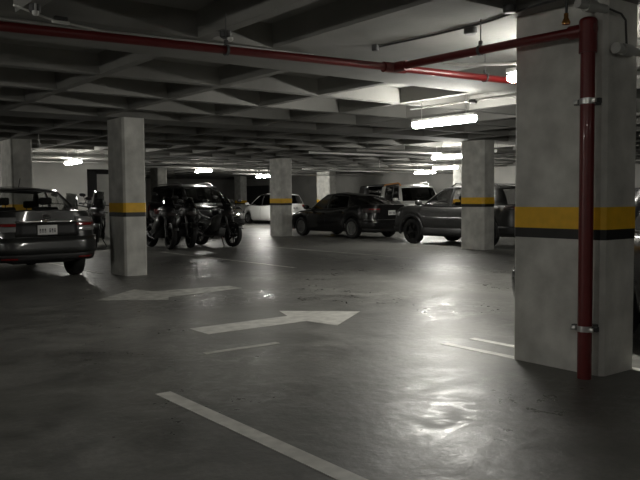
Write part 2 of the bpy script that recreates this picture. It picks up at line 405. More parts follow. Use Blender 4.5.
# sprinkler head and fittings next to the riser top
sp = empty('sprinkler_head', (4.60, 3.17, 2.55), 0, 'small brass sprinkler head beside the top of the red riser', 'sprinkler')
MB().tube([(0, 0, -.03), (0, 0, .15)], .010, 10).build('stem', M['darksteel'], sp)
MB().lathe([(.0, -.05), (.028, -.045), (.03, -.03), (.016, .0), (.016, .03), (.0, .035)], n=14).build('nozzle', M['brass'], sp)
cp = empty('grey_drain_pipe', (4.87, 2.96, -.08), 0, 'grey plastic pipe with a tee on the right face of the foreground column', 'pipe')
MB().tube([(-.02, -.03, 2.41), (.75, -.03, 2.41)], .028, 14).build('run', M['pvc'], cp)
MB().tube([(.04, -.03, 2.41), (.15, -.03, 2.41)], .042, 14).tube([(-.04, -.03, 2.41), (.0, -.03, 2.41)], .04, 14).build('tee', M['pvc'], cp)
MB().tube([(.1, -.03, 2.44), (.1, -.02, 2.62), (.06, -.01, 2.66), (-.3, -.02, 2.685)], .008, 8).build('wire', M['box'], cp)
MB().tube([(-.45, -.0, 2.66), (-.15, -.02, 2.66)], .03, 12).tube([(-.36, .0, 2.66), (-.27, -.01, 2.66)], .042, 12).build('coupling', M['pvc'], cp)

# conduits --------------------------------------------------------------
def conduit(pts, r, label, m='conduit', clips=True):
    o = MB().tube(pts, r, 8).build('cable_conduit', M[m]); tag(o, label, 'conduit', None, 'thing')
    (xa, ya, za), (xb, yb, zb) = pts[0], pts[-1]
    if za < 2.56 and xb - xa > 4:                    # hung from the ribs on thin rods
        k = 0; x = 3.22 - 1.52 * 10
        while x < xb:
            if x > xa and k % 2 == 0: MB().tube([(x, ya, za), (x, ya, ZS + .01)], .005, 5).build('hanger', M['darksteel'], o)
            x += 1.52; k += 1
    return o
conduit([(-3, 6.15, 2.685), (2.2, 6.02, 2.685), (4.4, 5.86, 2.685)], .012, 'thin cable conduit on the beam above the red pipe at the upper left')
conduit([(-3, 6.32, 2.685), (1.75, 6.2, 2.685), (4.3, 6.0, 2.685)], .009, 'thinner cable running beside the conduit at the upper left')
conduit([(1.55, 5.6, 2.69), (1.9, 5.85, 2.68), (2.3, 5.97, 2.68)], .009, 'short curved cable bending across the beam at the upper left')
conduit([(4.66, 5.25, 2.69), (4.72, 4.5, 2.69), (4.72, 4.0, 2.69), (4.60, 3.4, 2.69), (4.50, 1.0, 2.69)], .009, 'dark cable conduit running from the beam to the foreground column top', 'box')
conduit([(7.9, 4.2, 2.62), (7.9, 8.1, 2.62)], .016, 'conduit directly above the nearest fluorescent light')
conduit([(5.35, 5.05, 2.60), (5.45, 4.9, 2.56), (5.66, 4.45, 2.53), (5.66, 3.3, 2.53)], .016, 'bright conduit beside the light behind the foreground column')
conduit([(-9, 21.1, 2.50), (7.0, 21.1, 2.50), (13.5, 21.1, 2.50)], .035, 'pale conduit crossing above the light by the bright wall')
conduit([(-9, 22.3, 2.44), (8.5, 22.3, 2.44)], .02, 'thin conduit below the pale conduit near the bright wall')
conduit([(10.8, 25.2, 2.49), (27.4, 25.2, 2.49)], .03, 'pale conduit crossing above the light over the dark off-road vehicle')
conduit([(12, 16.2, 2.54), (27.4, 16.2, 2.54)], .03, 'conduit right of centre passing above the black sedan roof')
conduit([(12, 14.2, 2.49), (27.4, 14.2, 2.49)], .03, 'nearer conduit of the two right of centre above the black sedan')
conduit([(15.3, 12.6, 2.49), (20.5, 12.6, 2.49)], .05, 'bright conduit right of the column by the grey crossover')
conduit([(16, 22.9, 2.49), (27.4, 22.9, 2.49)], .03, 'conduit above the pale off-road vehicle')
conduit([(18, 30.3, 2.49), (27.4, 30.3, 2.49)], .025, 'far conduit above the white hatchback')
def jbox(x, y, z, label, r=.05):
    b = MB().lathe([(r, 0), (r, -.045), (r * .8, -.055), (0, -.055)], n=14)
    return tag(b.build('junction_box', M['box'], loc=(x, y, z)), label, 'junction box', None, 'thing')
jbox(1.68, 5.55, 2.70, 'small dark round junction box at the upper left corner', .04)
jbox(3.22, 5.50, 2.70, 'dark round junction box above the red pipe, left of the middle')
jbox(4.62, 5.2, 2.70, 'small dark junction box above the bend of the red pipe', .035)
jbox(4.80, 4.22, 2.70, 'dark round junction box on the conduit left of the foreground column', .055)
jbox(4.55, 3.62, 2.72, 'dark junction box right beside the top left of the foreground column', .05)
jbox(7.9, 6.9, 2.63, 'small dark junction box above the nearest fluorescent light', .06)
el = empty('emergency_lamp', (1.94, 5.78, 2.655), 0, 'small white bar lamp on the beam above the red pipe at the upper left', 'lamp')
MB().box((0, 0, 0), (.13, .035, .022), bev=.006).build('bar', M['white_plastic'], el)
MB().box((0, 0, .028), (.10, .04, .03), bev=.005).build('mount', M['box'], el)
def det(x, y, z, label, ceil=ZS):
    t = empty('ceiling_sensor', (x, y, z), 0, label, 'sensor', 'small white ceiling sensors')
    MB().lathe([(.024, .0), (.024, -.02), (.016, -.03), (0, -.034)], n=14).build('dome', M['white_plastic'], t)
    MB().tube([(0, 0, 0), (0, 0, max(.02, ceil + .001 - z))], .008, 8).build('stem', M['steel'], t)
det(3.24, 5.46, 2.645, 'small white sensor hanging beside the red pipe, left of the middle')
det(1.67, 5.50, 2.645, 'small white sensor hanging at the upper left corner')
det(17.7, 27.5, 2.50, 'tiny pale sensor right of the column in front of the white hatchback', ZT)
det(19.3, 21.5, 2.50, 'tiny pale sensor above the roof of the black sedan', ZT)
det(5.0, 16.5, 2.52, 'tiny pale sensor left of the column beside the silver car', ZT)

# ------------------------------------------------------------------ cars
def make_wheel(parent, x, y, side, r, rim, width=.21, spokes=5):
    """tyre with an alloy rim; side = +1 left, -1 right (outer face)"""
    rr = r * .66; hw = width / 2
    prof = [(rr, -hw * .8), (r * .80, -hw), (r * .93, -hw * .96), (r * .99, -hw * .7), (r, -hw * .3), (r, hw * .3), (r * .99, hw * .7), (r * .93, hw * .96), (r * .80, hw), (rr, hw * .8)]
    w = MB().lathe(prof, axis='y', n=32, closed=True).build('wheel', M['rubber'], parent, loc=(x, y, r))
    b = MB(); yo = side * hw * .72
    b.lathe([(rr * 1.0, yo - side * .09), (rr * 1.01, yo + side * .012), (rr * .93, yo + side * .008), (rr * .88, yo - side * .05)], axis='y', n=32)
    b.lathe([(0.001, yo - side * .07), (rr * .95, yo - side * .07)], axis='y', n=20, mi=1)
    b.lathe([(rr * .22, yo - side * .05), (rr * .2, yo), (0.001, yo + side * .005)], axis='y', n=16)
    for k in range(spokes):
        a = 2 * pi * k / spokes + .3
        T = Matrix.Rotation(a, 4, 'Y')
        for dk in (-.13, .13):
            T2 = T @ Matrix.Rotation(dk, 4, 'Y')
            b.box((rr * .55, yo - side * .008, 0), (rr * .86, .018, rr * .13), T=T2)
    b.build('rim', [M[rim], M['rubber']], w)
    return w

def car(name, label, loc, heading, P, paint, glass='glass', rim='alloy', detail=True):
    """heading: direction of the nose in degrees from +X"""
    t = empty(name, loc, R(heading), label, 'car')
    Lh, Wh = P['L'] / 2, P['W'] / 2; sill = P['sill']; r = P['r']; ra = r * 1.17
    xf, xr = P['xf'], P['xr']                     # wheel centres
    deck = P['deck']                               # (x, z) hood / belt / boot line
    rx, ry = P.get('rx', .22), P.get('ry', .30)
    def plan(x):
        d = min(Lh - x, x + Lh)
        if d >= rx: base = Wh
        else: base = Wh - ry * (1 - sqrt(max(0, 1 - (1 - d / rx) ** 2)))
        return base * (1 - .05 * (max(0, abs(x) - Lh * .45) / (Lh * .55)) ** 2)
    def lean(x, z):
        k_r = max(0, min(1, (-x - Lh + .55) / .55)); k_f = max(0, min(1, (x - Lh + .55) / .55))
        zz = max(0, z - .50)
        return x + k_r * zz * P.get('lean_r', .22) - k_f * zz * P.get('lean_f', .35) + (k_r - k_f) * max(0, .42 - z) * .28
    def zb(x):
        z = sill + .06 * max(0, (abs(x) - Lh + .7) / .7)
        for xc in (xf, xr):
            if abs(x - xc) < ra: z = max(z, r + sqrt(ra * ra - (x - xc) ** 2) * .98 if True else z)
        return z
    def section(x):
        w = plan(x); b = zb(x); d = spoly(x, deck); h = max(d - b, .04)
        return [(w * .93, b), (w * .975, b + min(.05, h * .2)), (w * 1.0, b + .36 * h), (w * .995, b + .58 * h), (w * .965, b + .80 * h), (w * .93, b + .93 * h), (w * .86, d), (w * .55, d + .012), (0, d + .018)]
    def ysec(x, z):
        s = section(x)
        for (y0, z0), (y1, z1) in zip(s, s[1:7]):
            if z0 <= z <= z1: return lerp(y0, y1, (z - z0) / (z1 - z0 + 1e-9))
        return s[0][0] if z < s[0][1] else s[6][0]
    xs = {-Lh, Lh}
    for k in range(1, 8):
        d = rx * (1 - cos(pi / 2 * k / 7)); xs |= {-Lh + d, Lh - d}
    for xc in (xf, xr):
        for k in range(-9, 10): xs.add(xc + ra * sin(pi / 2 * k / 9) * .9999)
    for k in range(25): xs.add(-Lh + rx + (2 * Lh - 2 * rx) * k / 24)
    xs = sorted(xs); xs = [x for i, x in enumerate(xs) if i == 0 or x - xs[i - 1] > .004]
    rows = []
    for x in xs:
        s = section(x)
        full = [(y, z) for y, z in s] + [(-y, z) for y, z in s[-2::-1]]
        rows.append([(lean(x, z), y, z) for y, z in full])
    mb = MB(); mb.grid(rows, cap=True)
    # cabin floor at the belt line is cloth, not paint
    gx0, gx1 = P['base'][-1], P['base'][0]
    nf = len(rows[0]) - 1
    for i in range(len(xs) - 1):
        xm = (xs[i] + xs[i + 1]) / 2
        if gx0 + .02 < xm < gx1 - .02:
            for k in range(6, nf - 6): mb.m[i * nf + k] = 1
    body = mb.build('body', [M[paint], M['interior']], t, smooth=40)
    # under-body and wheel wells
    ub = MB(); hw = Wh * .9
    ub.box((0, 0, sill + .06), (2 * Lh * .9, hw * 1.25, .10)).box(((xf + xr) / 2, 0, sill + .08), (xf - xr - 2 * ra, hw * 1.9, .12))
    ub.box((xf, 0, r + .2), (ra * 2, hw * 1.3, .35)).box((xr, 0, r + .2), (ra * 2, hw * 1.3, .35))
    ub.box((Lh * .5 + xf * .5 + .1, 0, sill + .10), (Lh - xf - ra - .05, hw * 1.6, .12)).box((-Lh * .5 + xr * .5 - .02, 0, sill + .12), (Lh + xr - ra - .12, hw * 1.6, .12))
    ub.build('underbody', M['blackplastic'], t, smooth=0)
    if P.get('cladding'):
        for sd in (1, -1):
            for xc in (xf, xr):
                ang = [pi * (-.12 + 1.24 * k / 16) for k in range(17)]
                rws = []
                for rr0 in (ra * .97, ra * 1.06, ra * 1.16):
                    rw = []
                    for q in ang:
                        x = xc + rr0 * cos(q); z = max(sill, r + rr0 * sin(q))
                        rw.append((x, sd * (plan(max(-Lh + .02, min(Lh - .02, x))) * 1.0 + .014), z))
                    rws.append(rw)
                MB().grid(rws).build('arch_cladding', M['blackplastic'], t, solid=.02)
            MB().grid([[(x, sd * (Wh + o_), z) for x in [xr + ra + (xf - xr - 2 * ra) * k / 8 for k in range(9)]] for z, o_ in ((sill - .02, -.06), (sill + .04, .012), (sill + .20, .014))]).build('sill_cladding', M['blackplastic'], t, solid=.02)
    # greenhouse
    H = P['H']; wb = Wh * .87; wt = Wh * P.get('tuck', .70)
    bx, tx = P['base'], P['top']      # 7 stations: screen centre, screen corner, A end, B front, B rear, C start, rear corner, rear centre
    bl = [(bx[0], 0), (lerp(bx[0], bx[1], .35), wb * .52), (bx[1], wb * .93), (bx[2], wb), (bx[3], wb * 1.005), (bx[4], wb * 1.005), (bx[5], wb * .99), (bx[6], wb * .91), (lerp(bx[7], bx[6], .35), wb * .5), (bx[7], 0)]
    def zr(x): return spoly(x, P['roof'], .12)
    tl = [(tx[0], 0), (lerp(tx[0], tx[1], .35), wt * .55), (tx[1], wt * .93), (tx[2], wt), (tx[3], wt * 1.01), (tx[4], wt * 1.01), (tx[5], wt * .99), (tx[6], wt * .92), (lerp(tx[7], tx[6], .35), wt * .52), (tx[7], 0)]
    V = [0, .07, .3, .55, .8, .92, 1]
    def gp(i, v, sgn, off=0.0):
        (ax, ay), (cx_, cy) = bl[i], tl[i]
        z0 = spoly(ax, deck) - .015; z1 = zr(cx_) - .045 + .045 * max(0, 1 - abs(cy) / (wt * .93)) ** .7
        bulge = .035 * sin(pi * v)
        x = lerp(ax, cx_, v); y = lerp(ay, cy, v); z = lerp(z0, z1, v)
        if 3 <= i <= 6: y += bulge
        else:
            x += (bulge if i < 3 else -bulge) * .7; z += bulge * .4
        return (x, y * sgn, z)
    kinds = ['g', 'g', 'p', 'g', 'p', 'g', 'p', 'g', 'g']
    cg = MB(); wins = {}
    for sgn in (1, -1):
        for i in range(9):
            for v in range(6):
                q = [gp(i, V[v], sgn), gp(i + 1, V[v], sgn), gp(i + 1, V[v + 1], sgn), gp(i, V[v + 1], sgn)]
                if kinds[i] == 'g' and 1 <= v <= 4:
                    key = 'windshield' if i < 2 else ('rear_window' if i > 6 else ('side_window', sgn, i))
                    wins.setdefault(key, MB()).add(q, [(0, 1, 2, 3)])
                else: cg.add(q, [(0, 1, 2, 3)], 1 if (3 <= i <= 5 and v in (0, 5)) or i == 4 else 0)
    # roof
    def row(i, edge=None):
        if edge is not None: return [gp(edge[0], 1, 1), gp(edge[1], 1, 1), gp(edge[2], 1, 1), gp(edge[1], 1, -1), gp(edge[0], 1, -1)]
        a = gp(i, 1, 1); rowp = []
        for fr in (1, .55, 0, -.55, -1):
            rowp.append((a[0], a[1] * fr, a[2] + .045 * (1 - abs(fr)) ** .7))
        return rowp
    rr_ = [row(0, (2, 1, 0))] + [row(i) for i in (3, 4, 5, 6)] + [row(0, (7, 8, 9))]
    # more rows along the long stretches
    fine = []
    for a, b in zip(rr_, rr_[1:]):
        n = 4
        for k in range(n):
            rw = []
            for pa, pb in zip(a, b):
                x = lerp(pa[0], pb[0], k / n); z = lerp(pa[2], pb[2], k / n)
                rw.append((x, lerp(pa[1], pb[1], k / n), z))
            fine.append(rw)
    fine.append(rr_[-1]); cg.grid(fine)
    cg.build('cabin_frame', [M[paint], M['blackplastic']], t, smooth=45, solid=.02)
    for key, w in wins.items():
        nm = key if isinstance(key, str) else 'side_window'
        w.build(nm, M[glass], t, smooth=60)
    # wheels
    for xc in (xf, xr):
        for sd in (1, -1): make_wheel(t, xc, sd * (Wh - .125), sd, r, rim)
    # patches that follow the bodywork ----------------------------------
    def patch(end, z0, z1, y0, wrap, off=.012, nz=3, both=0, sgn=1):
        """strip over the end face from lateral y0 out to the corner and wrap metres round onto the side; both: the whole width"""
        e_ = -1 if end == 'rear' else 1
        rows = []
        for a in range(nz + 1):
            z = lerp(z0, z1, a / nz); pts = []
            wend = ysec(e_ * Lh, z)
            for k in range(5): pts.append((e_ * (Lh + off), lerp(min(y0, wend - .01), wend, k / 4)))
            for k in range(1, 8):
                d = rx * (1 - cos(pi / 2 * k / 7))
                if d > wrap: break
                x = e_ * (Lh - d); nx = cos(pi / 2 * k / 7)
                y = ysec(x, z)
                pts.append((x + e_ * off * nx, y + off * (1 - nx * .5)))
            if wrap > rx:
                for k in range(1, 4):
                    x = e_ * (Lh - rx - (wrap - rx) * k / 3); pts.append((x, ysec(x, z) + off))
            if both: pts = [(x, -y) for x, y in pts[::-1]] + pts
            rows.append([(lean(x, z), y * sgn, z) for x, y in pts])
        return rows
    def strip(nm, m, *a, th=.02, **k):
        b = MB().grid(patch(*a, **k)); return b.build(nm, M[m], t, smooth=50, solid=th)
    for d in P['strips']:
        nm, m, end, z0, z1, y0, wrap = d[:7]; opt = d[7] if len(d) > 7 else {}
        if opt.get('both'): strip(nm, m, end, z0, z1, 0, wrap, both=1, off=opt.get('off', .012))
        else:
            for sg in (1, -1): strip(nm, m, end, z0, z1, y0, wrap, sgn=sg, off=opt.get('off', .012))
    # plate
    for end, z in P.get('plates', []):
        e_ = -1 if end == 'rear' else 1
        xx = lean(e_ * Lh, z) + e_ * P.get('plate_off', .03)
        pl = MB().box((xx, 0, z), (.012, .31, .155), bev=.004).build('licence_plate', M['plate'], t)
        ib = MB()
        for k in range(7):
            if k == 3: continue
            ib.box((xx + e_ * .007, -.115 + k * .038, z - .01), (.003, .024, .062))
            ib.box((xx + e_ * .0075, -.115 + k * .038, z - .01 + random.choice((-.012, .012))), (.0035, .010, .018), 1)
        ib.build('plate_characters', [M['plate_ink'], M['plate']], pl, smooth=0)
    if P.get('badge'):
        z = P['badge']; xx = lean(-Lh, z) - .02
        b = MB()
        for ry_, rz_ in ((.06, .042), (.022, .04)):
            b.tube([(xx, ry_ * cos(a), z + rz_ * sin(a)) for a in [2 * pi * k / 24 for k in range(25)]], .006, 6)
        b.tube([(xx, .045 * cos(a), z + .02 + .014 * sin(a)) for a in [2 * pi * k / 20 for k in range(21)]], .005, 6)
        b.build('badge', M['chrome'], t)
    # door mirrors, handles, aerial
    mx = bx[2] - .02
    for sd in (1, -1):
        zb_ = spoly(mx, deck)
        b = MB().ell((mx + .02, sd * (Wh + .09), zb_ + .09), (.07, .115, .075), pw=.8).tube([(mx + .02, sd * wb, zb_ + .03), (mx + .02, sd * (Wh + .03), zb_ + .06)], .02, 8)
        b.build('side_mirror', M[paint], t)
        if detail:
            for hx in P['handles']:
                zz = spoly(hx, deck) - .12; y = ysec(hx, zz)
                MB().tube([(hx - .09, sd * (y + .012), zz), (hx - .06, sd * (y + .035), zz + .005), (hx + .06, sd * (y + .035), zz + .005), (hx + .09, sd * (y + .012), zz)], .012, 8).build('door_handle', M[P.get('handle_mat', paint)], t)
            # door gaps and rub strip, slightly proud dark lines
            for hx in (bx[3] - .03 + .03, bx[2] + .1):
                pts = [(hx, sd * (ysec(hx, z) + .002), z) for z in [sill + .1 + k * (spoly(hx, deck) - sill - .14) / 6 for k in range(7)]]
                MB().tube(pts, .004, 4).build('door_seam', M['blackplastic'], t)
    if P.get('aerial'):
        ax = tx[6] + .15
        MB().tube([(ax, 0.05, zr(ax) - .01), (ax - .12, .05, zr(ax) + .16)], .006, 6).build('aerial', M['blackplastic'], t)
    if P.get('rails'):
        for sd in (1, -1):
            y = wt * .86
            pts = [(tx[2] - .1, sd * y, zr(tx[2]) - .02), (tx[2] - .25, sd * y, zr(tx[2] - .25) + .04), (0, sd * y, zr(0) + .055), (tx[6] + .25, sd * y, zr(tx[6] + .25) + .04), (tx[6] + .1, sd * y, zr(tx[6] + .1) - .02)]
            MB().tube(pts, .018 if isinstance(P['rails'], str) else .03, 8).build('roof_rail', M[P['rails'] if isinstance(P['rails'], str) else P['rails'][0 if sd == 1 else 1]], t)
    # seats seen through the glass
    for sx in P.get('seats', []):
        for sd in (-.36, .36):
            z0 = spoly(sx, deck)
            s = MB().box((sx, sd, z0 + .03), (.12, .44, .22), bev=.04)
            so = s.build('seat', M['interior'], t)
            MB().box((sx - .02, sd, z0 + .24), (.08, .22, .13), bev=.03).tube([(sx, sd - .05, z0 + .1), (sx - .02, sd - .05, z0 + .2)], .008, 6).tube([(sx, sd + .05, z0 + .1), (sx - .02, sd + .05, z0 + .2)], .008, 6).build('headrest', M['interior'], so)
    return t

SEDAN = dict(L=4.45, W=1.74, H=1.55, sill=.28, r=.315, xf=1.33, xr=-1.25, rx=.30, ry=.34, lean_r=.14, lean_f=.5, tuck=.69,
    deck=[(-2.3, 1.12), (-2.0, 1.14), (-1.5, 1.09), (-.2, 1.0), (.9, .95), (1.5, .90), (2.0, .78), (2.25, .70)],
    roof=[(-1.3, 1.47), (-.7, 1.54), (-.1, 1.56), (.4, 1.52), (.8, 1.42)],
    base=[1.28, 1.00, .88, .02, -.06, -1.02, -1.62, -1.82], top=[.42, .36, .28, -.04, -.12, -.78, -.98, -1.06],
    handles=[.15, -.75], seats=[.0, -.95], aerial=True, badge=1.03, plates=[('rear', .835)], plate_off=.028,
    strips=[('tail_light', 'redlens', 'rear', .895, .94, .50, .36), ('tail_light', 'clearlens', 'rear', .94, 1.04, .50, .34), ('tail_light', 'clearlens', 'rear', .81, .89, .54, .30),
            ('chrome_trim', 'chrome', 'rear', .955, .978, .0, .0, dict(off=.02)), ('plate_recess', 'blackplastic', 'rear', .73, .95, 0, 0, dict(off=.006)),
            ('rear_bumper', 'silver', 'rear', .46, .72, 0, .5, dict(both=1, off=.03)), ('bumper_lip', 'blackplastic', 'rear', .345, .46, 0, .45, dict(both=1, off=.012)),
            ('reflector', 'redlens', 'rear', .375, .40, .58, .10, dict(off=.03)), ('headlight', 'clearlens', 'front', .58, .72, .45, .4), ('grille', 'blackplastic', 'front', .36, .56, 0, 0, dict(both=1))])
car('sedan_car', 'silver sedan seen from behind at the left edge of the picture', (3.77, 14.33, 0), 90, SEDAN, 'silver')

BSEDAN = dict(SEDAN); BSEDAN.update(L=4.6, W=1.80, H=1.50, sill=.19, r=.33, xf=1.40, xr=-1.30, aerial=False, badge=None, seats=[.0, -.95], tuck=.66, lean_r=.1,
    deck=[(-2.3, 1.07), (-1.9, 1.11), (-1.4, 1.04), (-.2, .93), (.9, .92), (1.5, .88), (2.0, .78), (2.3, .66)],
    roof=[(-1.5, 1.33), (-.9, 1.44), (-.2, 1.50), (.3, 1.46), (.8, 1.37)],
    base=[1.38, 1.05, .92, .04, -.04, -1.05, -1.70, -1.92], top=[.36, .30, .22, -.06, -.14, -.92, -1.18, -1.26], plates=[('rear', .83)], plate_off=.03,
    strips=[('tail_light', 'darklens', 'rear', .84, .98, .52, .42), ('tail_light', 'redlens', 'rear', .93, .96, .56, .2, dict(off=.025)),
            ('chrome_trim', 'chrome', 'rear', .60, .625, 0, .35, dict(both=1, off=.02)), ('rear_bumper', 'black_paint', 'rear', .34, .60, 0, .5, dict(both=1, off=.03)),
            ('bumper_lip', 'blackplastic', 'rear', .23, .34, 0, .45, dict(both=1, off=.012)), ('headlight', 'clearlens', 'front', .56, .68, .45, .4), ('grille', 'blackplastic', 'front', .34, .54, 0, 0, dict(both=1))])
car('sedan_car', 'black sedan seen from its rear left corner in the middle distance', (16.28, 19.9, 0), 91, BSEDAN, 'black_paint', glass='glass_dark', rim='alloy')

CROSS = dict(L=4.5, W=1.84, H=1.64, sill=.27, r=.36, xf=1.36, xr=-1.30, rx=.28, ry=.30, lean_r=.10, lean_f=.22, tuck=.70,
    deck=[(-2.3, 1.10), (-1.5, 1.09), (0, 1.04), (.9, 1.07), (1.5, 1.08), (2.0, 1.03), (2.25, .94)],
    roof=[(-2.0, 1.53), (-1.2, 1.61), (-.3, 1.64), (.3, 1.60), (.7, 1.52)],
    cladding=True, base=[1.34, 1.08, .96, .0, -.08, -1.10, -1.90, -2.08], top=[.40, .34, .25, -.05, -.13, -1.2, -1.62, -1.70], handles=[.12, -.82], seats=[-.05], aerial=False, badge=None, plates=[('rear', .80)], rails='blackplastic',
    strips=[('tail_light', 'darklens', 'rear', .98, 1.08, .52, .36), ('tail_light', 'redlens', 'rear', 1.01, 1.045, .56, .12, dict(off=.02)), ('rear_bumper', 'blackplastic', 'rear', .33, .56, 0, .5, dict(both=1, off=.03)), ('chrome_trim', 'chrome', 'rear', .86, .89, .0, .0, dict(off=.015)),
            ('headlight', 'clearlens', 'front', .78, .90, .42, .35), ('grille', 'blackplastic', 'front', .50, .76, 0, 0, dict(both=1)), ('front_bumper', 'blackplastic', 'front', .32, .48, 0, .5, dict(both=1, off=.02))])
cr = car('crossover_car', 'grey crossover half hidden behind the column at right of centre', (15.84, 13.95, 0), 90, CROSS, 'grey_paint', glass='glass_mid', rim='darkalloy')

HATCH = dict(L=4.0, W=1.72, H=1.60, sill=.19, r=.30, xf=1.28, xr=-1.25, rx=.30, ry=.34, lean_r=.16, lean_f=.6, tuck=.68,
    deck=[(-2.0, 1.02), (-1.2, 1.00), (0, .95), (.9, .98), (1.5, .92), (1.9, .74), (2.0, .66)],
    roof=[(-1.8, 1.50), (-1.0, 1.58), (-.2, 1.60), (.4, 1.55), (.8, 1.45)],
    base=[1.50, 1.25, 1.12, .0, -.08, -1.05, -1.72, -1.88], top=[.42, .36, .26, -.05, -.13, -1.1, -1.50, -1.56], handles=[.1, -.78], seats=[-.05], aerial=False, badge=None, plates=[('rear', .84)],
    strips=[('tail_light', 'redlens', 'rear', .86, 1.0, .52, .34), ('rear_bumper', 'white_paint', 'rear', .32, .58, 0, .5, dict(both=1, off=.03)),
            ('headlight', 'clearlens', 'front', .55, .68, .42, .45), ('grille', 'blackplastic', 'front', .34, .52, 0, 0, dict(both=1))])
car('hatchback_car', 'small white hatchback in the far distance behind a column', (21.95, 32.8, 0), 90, HATCH, 'white_paint', glass='glass_dark', rim='alloy')

SUV = dict(L=4.4, W=1.88, H=1.86, sill=.30, r=.38, xf=1.42, xr=-1.36, rx=.16, ry=.24, lean_r=.06, lean_f=.16, tuck=.76,
    deck=[(-2.35, 1.18), (0, 1.14), (.9, 1.14), (1.4, 1.13), (2.1, 1.04), (2.35, .96)],
    roof=[(-2.2, 1.80), (-1.2, 1.86), (0, 1.86), (.4, 1.82), (.8, 1.74)],
    base=[1.24, 1.05, .94, .02, -.08, -1.2, -2.08, -2.2], top=[.62, .56, .46, -.02, -.12, -1.3, -1.98, -2.05], handles=[.14, -.85], seats=[-.05], aerial=False, badge=None, plates=[('rear', .85)], rails='alloy',
    strips=[('tail_light', 'redlens', 'rear', .86, 1.10, .62, .25), ('rear_bumper', 'blackplastic', 'rear', .36, .6, 0, .5, dict(both=1, off=.04)),
            ('headlight', 'clearlens', 'front', .80, .94, .46, .3), ('grille', 'chrome', 'front', .66, .92, 0, 0, dict(both=1, off=.006)), ('front_bumper', 'blackplastic', 'front', .38, .60, 0, .5, dict(both=1, off=.04))])
car('off_road_car', 'dark off-road vehicle parked behind the motorcycles', (13.15, 25.0, 0), -90, SUV, 'suv_paint', glass='glass_dark', rim='darkalloy')
WSUV = dict(SUV); WSUV.update(plates=[], rails=('alloy', 'orange'), lean_f=.2)
ws = car('off_road_car', 'pale off-road vehicle with an orange stripe on its roof edge, behind the black sedan', (21.9, 22.4, 0), -115, WSUV, 'pale_paint', glass='glass_dark', rim='alloy')
car('off_road_car', 'dark vehicle showing only its roof above the black sedan', (24.7, 26.2, 0), -90, {**SUV, 'H': 1.97, 'roof': [(-2.2, 1.9), (-1.2, 1.97), (0, 1.97), (.4, 1.93), (.8, 1.84)], 'plates': [], 'rails': None}, 'suv_paint', glass='glass_dark', rim='darkalloy', detail=False)
car('sedan_car', 'black car hidden behind the foreground column at the right edge', (6.585, 2.33, 0), 90 + 180, {**BSEDAN, 'aerial': False}, 'black_paint', glass='glass_dark', rim='alloy', detail=False)

